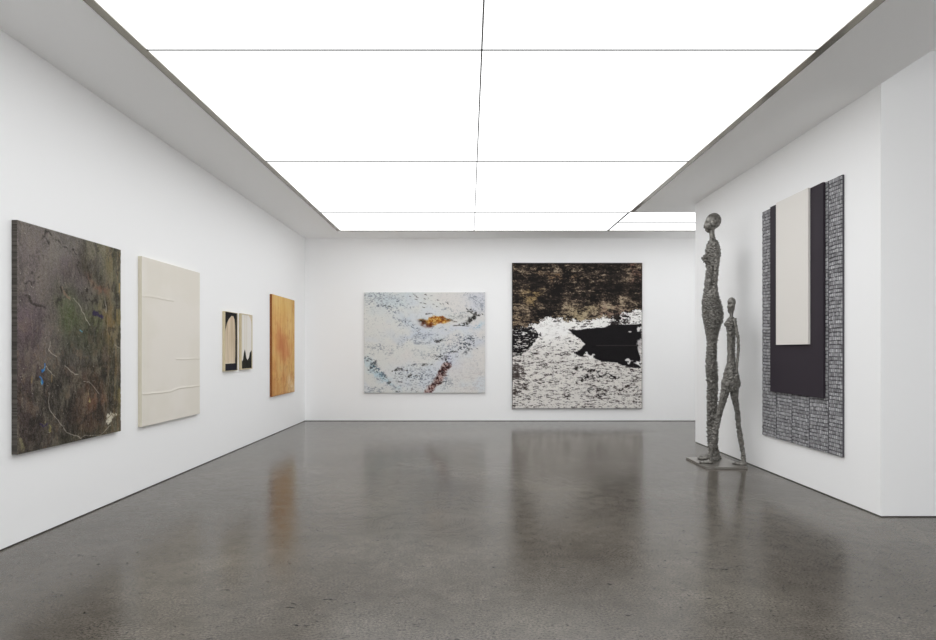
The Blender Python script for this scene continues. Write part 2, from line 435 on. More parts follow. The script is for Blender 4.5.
    def side(p, ring):
        r = np.random.default_rng(4).random(p.nv) ; cc = []
        for a, b in ring:
            q = 52 + 34 * r[a // 2]; cc.append((q, q * .95, q * .89))
        return np.array(cc)
    return canvas('painting', p, .045, M_oil, loc=(XL + .001, 4.397 + .65, EYE + 1.005 - 1.80), rz=PI / 2, side=side)
tag(dark_left(), 'large dark brown and olive abstract painting with blue flecks, nearest on left wall', 'painting')

# ---- cream relief canvas
def cream():
    p = Paint(1.30, 1.81, 220, 300, conv_left(6.076, 1.005), 5)
    p.c[:] = (212, 207, 197); n = p.fbm(2, 2, 4)
    p.put(sstep(-1, 1, n), (217, 212, 205), .6)
    def crease(pts, x0, x1, amp=.011, wd=.013):
        P = p.P(pts); xx = [q[0] for q in P]; yy = [q[1] for q in P]
        yl = np.interp(p.x, xx, yy) + .004 * p.n1(9, .1)
        dd = p.y - yl
        prof = np.where(dd < 0, np.exp(-(dd / wd) ** 2), np.exp(-(dd / (wd * .28)) ** 2))
        en = sstep(x0 - .03, x0 + .03, p.x) * (1 - sstep(x1 - .03, x1 + .03, p.x)) if x1 < 1.29 else sstep(x0 - .03, x0 + .03, p.x)
        if x0 <= 0: en = 1 - sstep(x1 - .03, x1 + .03, p.x) if x1 < 1.29 else 1.0
        p.h = p.h + .3 * amp * prof * en
        p.put(np.exp(-((dd - wd * .5) / .006) ** 2) * en, (196, 190, 176), .5)
    x1 = p.conv(173.75, 301)[0]; x2 = p.conv(176, 359)[0]
    crease([(139, 296.2), (150, 296.8), (163, 299.2), (173.75, 301.2)], 0, x1)
    crease([(176, 359.4), (199.4, 358.9)], x2, 2)
    crease([(139, 394.4), (155, 393.5), (170.6, 391.4), (176, 389.4), (181.6, 387.8), (190, 387.2), (199.4, 386.2)], 0, 2, .014)
    p.h = p.h + .0012 * p.n1(3, 3)
    return canvas('painting', p, .042, M_acr, loc=(XL + .001, 6.076 + .65, EYE + 1.005 - 1.81), rz=PI / 2, side=lambda p, r: np.array((196, 190, 174)))
tag(cream(), 'plain cream canvas with three raised horizontal creases, beside the dark brown painting', 'painting')

# ---- two small framed pictures
M_wood = mat_plain('pale_wood', (206, 192, 160), 0.5, bump=(60, 0.2, 0.001))
def small(y0, ztop, which):
    W, H = .44, .86
    root = empty('framed_picture', (XL + .001, y0 + W / 2, EYE + ztop - H), PI / 2)
    f = .006 if which == 0 else .014
    Tk = .040
    fm = boxes('frame', [(-W/2, -W/2 + f, -Tk, 0, 0, H), (W/2 - f, W/2, -Tk, 0, 0, H), (-W/2 + f, W/2 - f, -Tk, 0, 0, f), (-W/2 + f, W/2 - f, -Tk, 0, H - f, H)], M_wood, root)
    base = conv_left(y0, ztop)
    p = Paint(W - 2 * f, H - 2 * f, 90, 180, lambda a, b: (base(a, b)[0] - f, base(a, b)[1] - f), 21 + which)
    Z = zc(215, 300, 8.0)
    if which == 0:
        p.c[:] = (22, 20, 22)
        p.put(sstep(.86, .93, p.v), (26, 26, 44), .6)
        mk = p.poly(Z([(84,508),(82,400),(84,300),(91,235),(102,185),(118,148),(138,127),(152,130),(162,155),(167,205),(168,300),(167,505)]), .003, 12, .006)
        p.put(mk, (190, 174, 150)); s1 = p.fbm(60, 1.5, 3)
        p.put(mk * sstep(.0, 1.2, s1), (178, 156, 132), .8); p.put(mk * sstep(.0, 1.2, -s1), (222, 204, 182), .6)
        p.put(p.line(Z([(84,508),(166,503)]), .004), (226, 214, 190), .9)
    else:
        p.c[:] = (214, 210, 204); s1 = p.fbm(30, 1.0, 3)
        p.put(sstep(.2, 1.2, s1), (208, 201, 188), .6)
        p.put(p.line(Z([(243,115),(243,400)]), .006, 0, 8), (196, 180, 150), .8)
        p.put(p.poly(Z([(268,112),(296,118),(296,190),(288,150)]), .004, 12, .012), (202, 184, 156), .9)
        mk = p.poly(Z([(195,425),(207,432),(213,462),(222,492),(230,470),(236,430),(243,392),(250,425),(256,465),(266,482),(276,462),(284,420),(298,398),(300,560),(195,560)]), .003, 14, .008)
        p.put(mk, (24, 24, 20)); p.put(mk * sstep(.3, 1, p.fbm(8, 8, 3)), (40, 38, 32), .5)
    canvas('picture', p, .030, M_acr, root, (0, -.001, f), side=lambda p, r: np.array((190, 176, 146)))
    return root
tag(small(8.150, .569, 0), 'small framed picture of a pale beige arch on black, left of the small pair', 'picture')
tag(small(8.735, .575, 1), 'small wood framed picture with cream drips above black, right of the small pair', 'picture')

# ---- ochre panel
def ochre():
    p = Paint(1.30, 1.81, 160, 220, conv_left(10.09, 1.003), 33)
    s1 = p.fbm(22, 1.3, 4, .7); n = p.fbm(2, 2, 4)
    p.c[:] = (202, 162, 100)
    p.put(sstep(-.8, .8, p.fbm(1.5, .8, 3)), (214, 172, 108), .6)
    p.put(p.blob(282, 347, .45, .36, 0, .10, 4), (186, 106, 66), .9)
    p.put(p.blob(283, 378, .5, .25, 0, .08, 4), (196, 128, 74), .35)
    p.put(p.blob(273, 355, .12, 1.2, 0, .05, 4), (196, 124, 64), .35)
    p.put(p.blob(281, 312, .5, .3, 0, .1, 4), (216, 176, 104), .5)
    p.put(p.blob(292, 388, .35, .3, 0, .1, 4), (214, 190, 160), .75)
    p.put(p.blob(290, 325, .2, .3, 0, .1, 4), (214, 178, 120), .5)
    p.put(sstep(.1, 1.6, s1), (190, 124, 66), .3); p.put(sstep(.1, 1.6, -s1), (228, 188, 124), .35)
    p.put(sstep(.6, 1.2, p.fbm(20, 14, 3)) * sstep(.5, .8, p.v), (160, 112, 70), .35)
    bz = p.fbm(4, 2.5, 5, .7); p.put(sstep(.2, 1.4, bz), (178, 112, 66), .35); p.put(sstep(.2, 1.4, -bz), (214, 180, 122), .35)
    p.c *= np.array((.98, 1.0, 1.0))
    p.put(1 - sstep(0, .02, p.u), (150, 90, 48), .7); p.put(1 - sstep(0, .015, 1 - p.v), (150, 100, 60), .5)
    return canvas('painting', p, .040, M_acr, loc=(XL + .001, 10.09 + .65, EYE + 1.003 - 1.81), rz=PI / 2, side=lambda p, r: np.array((128, 80, 44)))
tag(ochre(), 'tall ochre and burnt orange painting nearest the back wall on the left', 'painting')

# ---- pale painting on the back wall
def pale():
    W, H = 2.58, 2.14
    p = Paint(W, H, 330, 276, conv_back(-2.24, 1.25), 44)
    p.c[:] = (204, 204, 200)
    A = zc(362, 290, 12.08); B = zc(424, 290, 12.08); C = zc(362, 340, 11.86); D = zc(424, 340, 11.86)
    n = p.fbm(1.3, 1.6, 4)
    p.put(sstep(-.3, 1.0, n + 1.2 * (p.u - .45)), (196, 200, 205), .75)
    p.put(sstep(.3, 1.3, -n + 1.4 * (p.u - .5)), (205, 200, 197), .6)
    def bl(Z, x, y, rx, ry, rgb, k=1, rot=0, amp=.06, f=5):
        (px, py), = Z([(x, y)]); p.put(p.blob(px, py, rx, ry, rot, amp, f), rgb, k)
    fine = p.fbm(28, 46, 3, .85); fine2 = p.fbm(30, 40, 3, .8); hor = p.fbm(6, 34, 4, .75)
    def spk(Z, x, y, rx, ry, rot, rgb, k, th, nz=None, amp=.05):
        (px, py), = Z([(x, y)]); mk = p.blob(px, py, rx, ry, rot, amp, 5)
        p.put(sstep(th, th + .7, (fine if nz is None else nz) + 1.0 * mk - .75) * sstep(.12, .5, mk), rgb, k * .85)
    # bluish mists
    bl(A, 330, 110, .5, .22, (178, 192, 200), .6); bl(A, 550, 420, .45, .10, (186, 194, 202), .7, .5)
    bl(B, 640, 130, .25, .3, (186, 190, 202), .6); bl(A, 650, 570, .6, .10, (184, 190, 200), .7)
    bl(B, 350, 480, .8, .1, (192, 196, 205), .7); bl(D, 330, 250, .25, .25, (190, 192, 206), .6)
    bl(C, 600, 450, .7, .3, (198, 204, 212), .6); bl(D, 540, 20, .25, .15, (180, 184, 196), .6)
    bl(C, 190, 400, .5, .07, (168, 190, 200), .8, .75); bl(B, 650, 450, .12, .06, (176, 194, 204), .8)
    bl(B, 460, 320, .4, .1, (192, 192, 190), .8)
    # speckled drags
    g1, g2 = (108, 115, 126), (52, 56, 62)
    spk(A, 200, 90, .6, .22, .1, g1, .75, .35); spk(A, 320, 195, .55, .06, .1, g1, .8, .1); spk(A, 350, 180, .2, .03, 0, g2, .85, .1)
    spk(A, 400, 235, .15, .04, 0, g1, .8, .1); spk(A, 530, 410, .4, .08, .5, g1, .75, .1); spk(A, 580, 445, .18, .04, .5, g2, .6, .1)
    spk(A, 690, 575, .4, .07, 0, g1, .8, .1); spk(B, 600, 50, .3, .08, 0, g1, .6, .2); spk(B, 670, 180, .2, .2, .8, g1, .7, .2)
    spk(B, 650, 450, .15, .05, 0, (96, 132, 156), .8, .1); spk(B, 520, 610, .35, .12, 0, g1, .8, .1); spk(B, 60, 600, .6, .06, 0, g1, .7, .1)
    spk(C, 130, 100, .5, .09, 0, g1, .55, .25); spk(C, 360, 110, .4, .08, -.2, g1, .5, .25); spk(C, 700, 150, .2, .1, 0, g1, .4, .3)
    spk(C, 120, 320, .42, .075, .72, g2, .9, -.1); spk(C, 190, 390, .25, .05, .72, (50, 84, 104), .9, -.15); spk(C, 330, 530, .35, .07, .7, g1, .8, .1)
    spk(C, 560, 430, .4, .12, 0, g2, .7, .3); spk(C, 560, 345, .3, .05, 0, g1, .8, .1); spk(C, 650, 400, .4, .12, 0, g1, .7, .2)
    spk(C, 90, 570, .3, .09, 0, g1, .75, .2); spk(C, 660, 560, .4, .14, 0, g1, .6, .2); spk(D, 340, 60, .6, .12, -.35, g1, .8, .15)
    spk(D, 510, 60, .2, .16, -.8, g2, .8, .0); spk(D, 350, 130, .3, .05, -.3, g2, .8, .0); spk(D, 240, 190, .3, .06, 0, g2, .85, .0)
    spk(D, 290, 220, .12, .12, 0, (96, 96, 124), .85, .0); spk(D, 250, 500, .3, .12, 0, g1, .7, .2); spk(D, 560, 440, .5, .4, 0, (168, 160, 160), .5, .55)
    spk(D, 100, 440, .3, .3, 0, g1, .6, .35); spk(B, 400, 220, .35, .03, 0, g1, .8, .1); spk(B, 170, 460, .25, .03, 0, g1, .9, 0)
    spk(B, 430, 320, .25, .06, 0, (110, 112, 112), .7, .0)
    # drifting ticks at the top
    for x, y in ((580,78),(630,50),(650,70),(668,90),(652,115),(764,55),(760,108),(762,162),(748,210),(708,155)):
        (px, py), = A([(x, y)]); p.put(p.line([(px - 1.0, py - .3), (px + .9, py + .3)], .007, .004, 20), (60, 58, 54), .85)
    for x, y in ((22,52),(90,66),(62,102),(100,126),(165,118),(178,128),(10,162),(116,175),(162,190),(200,166),(224,158),(290,158),(278,150)):
        (px, py), = B([(x, y)]); p.put(p.line([(px - .7, py - .3), (px + .6, py + .3)], .006, .01, 20), (66, 64, 60), .8)
    # ochre leaf shape
    mk = p.poly(A([(690,352),(700,345),(740,350)])[:1] + [(424 - 3.5, 319.0), (424 + 4, 319.4), (432, 316.8), (438, 316.0), (445, 317.6), (451, 321.2), (446, 323.6), (438, 324.2), (432, 325.4), (427, 325.7), (423, 322.8)], .014, 14, .03)
    p.put(mk, (172, 116, 42)); q = p.fbm(18, 16, 4, .8)
    p.put(mk * sstep(.1, .8, q), (112, 52, 16), .9); p.put(mk * sstep(.2, .9, -q), (206, 178, 112), .85)
    p.put(p.blob(425, 323.5, .10, .05, .2, .03, 9) * 1.2, (70, 28, 14), .85); p.put(p.blob(421.6, 320.5, .06, .035, .3, .02, 9), (30, 24, 16), .9)
    p.put(p.blob(446, 319.5, .08, .02, .3, .02, 9), (60, 40, 20), .8)
    # dark sweep with hooked end
    bk = (34, 32, 30)
    p.put(p.line([(450, 320), (457, 322.2), (463, 323.4), (468, 322.6)], .028, .03, 12) * sstep(-.5, .3, hor), (60, 54, 46), .9)
    p.put(p.line([(466, 323.2), (471, 319.8), (474.5, 317), (475.5, 314.5)], .036, .014, 12, .03) * sstep(-1.1, -.4, fine), bk, .95)
    p.put(p.line([(475.5, 315), (472, 312), (469, 311)], .022, .03, 14), (70, 68, 64), .8)
    for pts, wd in (([(466,309),(471.5,309.6)], .016), ([(477,315.5),(479.5,315.2)], .02), ([(482,313.5),(483,314.5)], .014), ([(425.5,314.4),(432,313.4)], .02),
                    ([(453,326),(458,325.6),(469,325.6)], .014), ([(435,341),(439,341.4),(443,340)], .026)):
        p.put(p.line(pts, wd * .7, .007, 16) * sstep(-1, -.3, fine), bk, .9)
    for (x0, y0, x1, y1, wd) in ((392,370.4,396,370.2,.022),(396,370.2,401,369.2,.038),(405,370.3,407.5,370.2,.02),(416.5,375.3,419.5,375.5,.024),(407,376.6,411,375,.03),
                                 (398,382.2,402,382.4,.02),(388,382.6,390,382.4,.02),(422,365,426,364.6,.026),(424,365.2,427.5,364.6,.02),(431,364.2,433,364.2,.014),(411,365,415,365,.012),
                                 (437,358.4,441,356,.022),(441,356,445,356.2,.022),(446,357,447,361,.03),(411,389.6,412,389.4,.016),(452,351.6,456,350.8,.016),(466,347,469,348.6,.02),(396,391,399,391.4,.014),
                                 (476.5,348.2,477.5,348.2,.012),(417,391,420,391.4,.012)):
        p.put(p.line([(x0, y0), (x1, y1)], wd * .75, .010, 14) * sstep(-.8, -.1, fine), bk, .88)
    # rust branch at the bottom
    mk = p.line([(445.5, 365.5), (444.5, 371), (440.5, 377), (436.5, 382), (432, 387), (428, 392)], .075, .025, 9, .07)
    q = p.fbm(14, 15, 4, .8)
    p.put(mk * sstep(-.9, -.2, q), (92, 52, 46), .95); p.put(mk * sstep(.1, .6, q), (40, 24, 24), .95); p.put(mk * sstep(.5, 1, -q), (160, 120, 108), .7)
    p.put(p.line([(440, 382), (447, 381.5)], .02, .03, 12), (70, 76, 80), .8)
    # very fine tooth
    p.put(sstep(.9, 1.6, fine2), (150, 152, 156), .35)
    p.put(sstep(.8, 1.5, hor) * sstep(0, .4, p.u), (190, 190, 190), .4)
    p.c += (p.rng.random(p.u.shape)[..., None] - .5) * 7
    return canvas('painting', p, .045, M_acr, loc=(-2.24 + W / 2, YB - .001, EYE + 1.25 - H), side=lambda p, r: np.array((150, 148, 144)))
tag(pale(), 'wide off-white painting with a small ochre leaf shape, on back wall', 'painting')

# ---- black, brown and white painting on the back wall
def mono():
    W, H = 2.775, 3.11
    p = Paint(W, H, 340, 380, conv_back(.923, 1.88), 55)
    A = zc(510, 260, 6.933); B = zc(510, 330, 6.933)
    hor = p.fbm(6, 24, 5, .8); hor2 = p.fbm(3, 9, 4, .7); fi = p.fbm(24, 40, 3, .8); med = p.fbm(9, 12, 5, .75)
    p.c[:] = (46, 40, 36)
    def bl(Z, x, y, rx, ry, rot=0, amp=.12, f=4):
        (px, py), = Z([(x, y)]); return p.blob(px, py, rx, ry, rot, amp, f)
    # upper field of dragged ochre over black
    dens = .15 + .75 * bl(A, 310, 85, .6, .16) + .6 * bl(A, 60, 60, .4, .3) + .9 * bl(A, 150, 265, .5, .18) + .9 * bl(A, 50, 380, .3, .3) + .45 * bl(A, 600, 210, .8, .08) \
        + 1.6 * bl(A, 470, 370, .75, .2) + .9 * bl(A, 880, 60, .25, .4) + .6 * bl(A, 800, 280, .5, .12) + .5 * bl(A, 700, 330, .4, .15) + .3 * bl(A, 560, 130, .7, .2) \
        - .6 * bl(A, 250, 170, .6, .25) - .8 * bl(A, 620, 250, .7, .08) - .9 * bl(A, 260, 350, .35, .25) - .4 * bl(A, 800, 170, .5, .2) - .5 * bl(A, 400, 40, 1.6, .06)
    t = .55 * hor + .45 * fi + 1.5 * dens - .9
    t = t + .35 * p.fbm(40, 70, 2, .9)
    p.put(sstep(-.5, .5, t), (74, 63, 55), .85); p.put(sstep(.1, 1.0, t), (126, 108, 90), .8); p.put(sstep(.75, 1.7, t), (192, 176, 150), .85)
    p.put(sstep(.1, 1.2, -t + .4 * hor2), (26, 23, 22), .85)
    for (x, y, rx, ry, c, k) in ((150, 260, .3, .12, (160, 132, 76), .5), (330, 88, .4, .07, (164, 118, 74), .5), (880, 60, .12, .3, (128, 88, 78), .6), (690, 350, .2, .1, (128, 92, 88), .6),
                                 (480, 380, .6, .2, (190, 174, 132), .45), (60, 400, .3, .25, (166, 140, 108), .4)):
        p.put(bl(A, x, y, rx, ry) * sstep(-.1, .6, t), c, k)
    # lower snow field
    yb = p.P([(510, 331), (523, 328), (534, 325), (541, 320), (553, 317.5), (562, 318), (566, 322), (580, 321), (598, 318), (606, 315.5), (612, 318), (617, 322), (622, 316), (632, 311), (644, 309)])
    line_y = np.interp(p.x, [q[0] for q in yb], [q[1] for q in yb]) + .035 * med + .02 * fi
    low = sstep(-.006, .006, p.y - line_y)
    snow = np.zeros_like(p.c)
    snow[:] = (226, 224, 221)
    t2 = .35 * p.fbm(9, 18, 5, .8) + .65 * p.fbm(16, 56, 3, .9)
    def psn(mk, rgb, k=1):
        nonlocal snow
        m_ = (np.clip(mk, 0, 1) * k)[..., None]; snow = snow * (1 - m_) + np.asarray(rgb, float) * m_
    yy = (p.y - p.conv(0, 328)[1])
    amt = sstep(0, .7, yy)
    psn(amt, (204, 200, 195), .8)
    psn(sstep(0, .9, t2) * amt, (156, 151, 146), .7); psn(sstep(.5, 1.4, t2 + .25 * hor) * amt, (80, 72, 68), .75)
    for (x, y, rx, ry, k) in ((80, 330, .12, .35, 1.3), (60, 220, .3, .15, .6), (330, 230, .5, .12, .7), (600, 420, .35, .12, 1.0), (640, 440, .3, .1, .8), (180, 400, .3, .1, .7), (380, 290, .3, .1, .7),
                              (850, 400, .3, .1, .7), (780, 290, .6, .12, .6), (40, 470, .2, .3, .7), (700, 480, .5, .1, .4), (250, 160, .3, .1, .5), (870, 300, .2, .2, .7)):
        psn(sstep(.35, 1.2, bl(B, x, y, rx, ry) * k + .6 * t2 + .25 * hor), (62, 54, 52), .85)
    psn(sstep(.2, 1.0, -t2) * bl(B, 300, 370, .8, .3), (216, 212, 204), .7)
    # clean bright patch near the top of the snow
    br = p.poly(A([(160,460),(200,430),(290,400),(350,400),(400,470),(430,520),(300,540),(150,530)]), .03, 8, .05)
    psn(br, (228, 226, 224), .8)
    p.c = p.c * .88
    p.c = p.c * (1 - low[..., None]) + snow * low[..., None]
    BK = (20, 18, 20)
    # left dark wedge
    mk = p.poly(A([(30,480),(70,478),(110,472),(150,460),(190,500),(215,530)]) + B([(215,10),(180,75),(150,110),(105,150),(75,182),(10,186)]) + A([(14,500)]), .012, 12, .012)
    p.put(mk * sstep(-1.5, -.9, hor + .3), BK, .97); p.put(mk * sstep(.9, 1.3, hor), (210, 205, 200), .9)
    # big black lake
    mk = p.poly(A([(408,484),(470,486),(560,474),(660,466),(700,448),(770,446),(840,446),(912,442)]) + B([(912,60),(890,80),(886,140),(905,190),(908,266),(850,262),(800,250),(740,228),(690,222),(630,212),(590,200),(575,180),(520,165),(500,185),(440,162),(480,140),(522,100),(490,66),(440,30)]), .005, 16, .010)
    p.put(mk, BK, .98)
    mk2 = p.poly(B([(380,165),(440,160),(470,178),(530,186),(560,168),(600,205),(540,205),(470,200),(410,190)]), .02, 12, .01)
    p.put(mk2 * sstep(-.3, .1, med), (224, 222, 218), .95)
    for pts, wd in ((B([(600,107),(880,107)]), .0045), ): p.put(p.line(pts, wd), (70, 66, 64), .7)
    # dark flecks in the snow
    for pts, wd in ((B([(450,172),(520,186)]), .03), (B([(555,285),(585,275),(610,290)]), .05), (B([(615,322),(680,305),(740,332)]), .055), (B([(700,318),(755,332)]), .03), (B([(495,350),(530,325),(580,335)]), .045),
                    (B([(510,318),(545,320)]), .025), (B([(445,268),(470,270)]), .03), (B([(505,275),(525,278)]), .03), (A([(305,432),(350,432)]), .018), (A([(740,380),(720,440)]), .14), (A([(790,395),(830,400)]), .05),
                    (A([(800,430),(830,425)]), .06), (B([(530,405),(600,420),(650,410)]), .03), (B([(610,460),(670,430)]), .025), (B([(820,45),(850,60)])[:1] * 2, .001)):
        p.put(p.line(pts, wd * .62, .022, 12, .02) * sstep(-.7, -.2, fi), (28, 24, 24), .92)
    for pts, wd in ((B([(815,215),(835,217)]), .03), (B([(875,240),(900,244)]), .035), (A([(830,484),(838,490)]), .014), (A([(905,465),(911,475)]), .03), (B([(897,215),(903,230)]), .02), (B([(545,165),(570,180)]), .03)):
        p.put(p.line(pts, wd, .03, 10), (222, 220, 218), .9)
    p.put(p.poly(B([(913,40),(893,72),(884,110),(890,150),(905,180),(913,200)]), .02, 9, .03) * sstep(-.9, .2, med), (176, 172, 172), .85)
    e = np.minimum.reduce([p.x, W - p.x, p.y, H - p.y]); p.put(1 - sstep(.004, .012, e), (60, 56, 54), .8)
    p.c += (p.rng.random(p.u.shape)[..., None] - .5) * 8
    return canvas('painting', p, .045, M_acr, loc=(.923 + W / 2, YB - .001, EYE + 1.88 - H), side=lambda p, r: np.array((70, 66, 62)))
tag(mono(), 'tall brown, black and white landscape-like abstract painting on back wall', 'painting')

# ------------------------------------------------------------------ layered textile work on the right wall
def textile():
    ya, yb = 5.67, 7.20; W = yb - ya; zt_, zb_ = 1.745, -1.050; H = zt_ - zb_
    root = empty('wall_hanging_artwork', (XR - .001, (ya + yb) / 2, EYE + zb_), -PI / 2)
    p = Paint(W, H, 300, 560, lambda a, b: (a, b), 71)
    strip = W / 4.6
    sx = p.x / strip; si = np.floor(sx)
    ry = p.y / .040 + .5 * (si % 2) + .18 * p.n1(4, 3) + .06 * p.n1(20, 3); row = np.floor(ry)
    cx_ = p.x / .029 + .5 * (row % 2) + .15 * np.sin(row * 2.3); cell = np.floor(cx_)
    rg = np.random.default_rng(3); R = rg.random((256, 256)); R2 = rg.random((256, 256))
    iy, ix = row.astype(int) % 256, cell.astype(int) % 256
    rv, rw = R[iy, ix], R2[iy, ix]
    fx, fy = cx_ - cell, ry - row
    rg_ = sstep(.0, .30, np.minimum(fy, 1 - fy) + .16 * (1 - rw)); cg_ = sstep(0, .28, np.minimum(fx, 1 - fx))
    th = rg_ * (.45 + .55 * cg_)
    p.c[:] = (40, 38, 42)
    b_ = 128 + 44 * rv - 8 * np.sin(row * 1.7)
    m_ = np.clip(rg_ * (.62 + .38 * cg_), 0, 1)[..., None]
    p.c = p.c * (1 - m_) + (np.stack([b_, b_, b_ * 1.01], -1)) * m_
    p.put((np.abs(sx - np.round(sx)) < .018).astype(float) * (np.round(sx) > 0), (58, 56, 60), .7)
    p.c *= (1 + .08 * p.n1(30, 90))[..., None]
    p.h = .008 * th
    canvas('woven_textile', p, .022, M_wov, root, side=lambda p, r: np.array((74, 72, 76)))
    x0 = lambda Y: yb - Y                                 # metres from the far/left edge
    Md = mat_plain('aubergine_panel', (54, 48, 55), 0.6, spec=.15, bump=(200, 0.2, 0.001))
    Mc = mat_plain('ivory_panel', (229, 225, 219), 0.55, bump=(200, 0.15, 0.001))
    a, b = yb - 6.955 - W / 2, yb - 5.917 - W / 2
    dk = boxes('dark_panel', [(a, b, -.058, -.031, -.490 - zb_, 1.748 - zb_)], Md, root, bevel=.002); dk['label'] = 'matt aubergine black panel'
    a, b = yb - 6.775 - W / 2, yb - 6.133 - W / 2
    ck = boxes('ivory_panel', [(a, b, -.084, -.0585, .072 - zb_, 1.752 - zb_)], Mc, root, bevel=.002); ck['label'] = 'smooth ivory panel'
    return root
tag(textile(), 'layered wall piece of grey woven textile with dark and ivory panels, on right wall', 'artwork')

# ------------------------------------------------------------------ sculpture
def add_loft(bm, rings, seg=28, pw=2.0):
    """rings: (x, y, z, rx, ry) stacked upwards"""
    prev = None; first = None
    for (x, y, z, rx, ry) in rings:
        cur = []
        for i in range(seg):
            t = 2 * PI * i / seg; c, s = math.cos(t), math.sin(t)
            cur.append(bm.verts.new((x + rx * math.copysign(abs(c) ** (2 / pw), c), y + ry * math.copysign(abs(s) ** (2 / pw), s), z)))
        if prev:
            for i in range(seg): bm.faces.new((prev[i], prev[(i + 1) % seg], cur[(i + 1) % seg], cur[i]))
        else: first = cur
        prev = cur
    bm.faces.new(first[::-1]); bm.faces.new(prev)

def add_ell(bm, c, r, rot=None):
    M = Matrix.Translation(c)
    if rot: M = M @ Matrix.Rotation(rot[0], 4, rot[1])
    M = M @ Matrix.Diagonal((*r, 1))
    bmesh.ops.create_icosphere(bm, subdivisions=3, radius=1, matrix=M)

def add_chain(bm, pts, seg=16):
    """tapered limb through (x,y,z,r) points, ball at every joint"""
    for a, b in zip(pts[:-1], pts[1:]):
        A, B = Vector(a[:3]), Vector(b[:3]); d_ = B - A
        M = Matrix.Translation((A + B) / 2) @ d_.to_track_quat('Z', 'Y').to_matrix().to_4x4()
        bmesh.ops.create_cone(bm, cap_ends=True, segments=seg, radius1=a[3], radius2=b[3], depth=d_.length, matrix=M)
    for a in pts: bmesh.ops.create_icosphere(bm, subdivisions=2, radius=a[3], matrix=Matrix.Translation(a[:3]))

def fuse(name, bm, voxel, shape_fn, parent, smooth=3):
    me = bpy.data.meshes.new(name); bm.to_mesh(me); bm.free()
    o = bpy.data.objects.new(name, me); COL.objects.link(o)
    r = o.modifiers.new('r', 'REMESH'); r.mode = 'VOXEL'; r.voxel_size = voxel
    s_ = o.modifiers.new('s', 'SMOOTH'); s_.iterations = smooth; s_.factor = .5
    dg = bpy.context.evaluated_depsgraph_get()
    m2 = bpy.data.meshes.new_from_object(o.evaluated_get(dg))
    bpy.data.objects.remove(o); m2.name = name
    n = len(m2.vertices); co = np.empty(n * 3); m2.vertices.foreach_get('co', co); no = np.empty(n * 3); m2.vertices.foreach_get('normal', no)
    co = co.reshape(-1, 3); no = no.reshape(-1, 3)
    dsp = np.array([shape_fn(Vector(c), Vector(k)) for c, k in zip(co, no)])
    co = co + no * dsp[:, None]
    m2.vertices.foreach_set('co', co.ravel()); m2.update()
    m2.polygons.foreach_set('use_smooth', np.ones(len(m2.polygons), bool))
    return link(name, m2, M_bronze, parent)

def clay(c, n, fx, fz, amp):
    w_ = mnoise.noise_vector(c * 9) * .02
    q = Vector(((c.x + w_.x) * fx, (c.y + w_.y) * fx, (c.z + w_.z) * fz))
    d_, _ = mnoise.voronoi(q)
    return amp * (min((d_[1] - d_[0]) * 1.6, .62) - .36) + amp * .35 * mnoise.noise(c * 60)

SX, SY = 3.27, 7.62                                   # sculpture origin on the floor
sc_root = empty('sculpture', (SX, SY, 0))
boxes('base_plate', [(3.015 - SX, 3.54 - SX, 7.26 - SY, 7.95 - SY, 0, .026)], M_plate, sc_root, bevel=.003)
PZ = .026

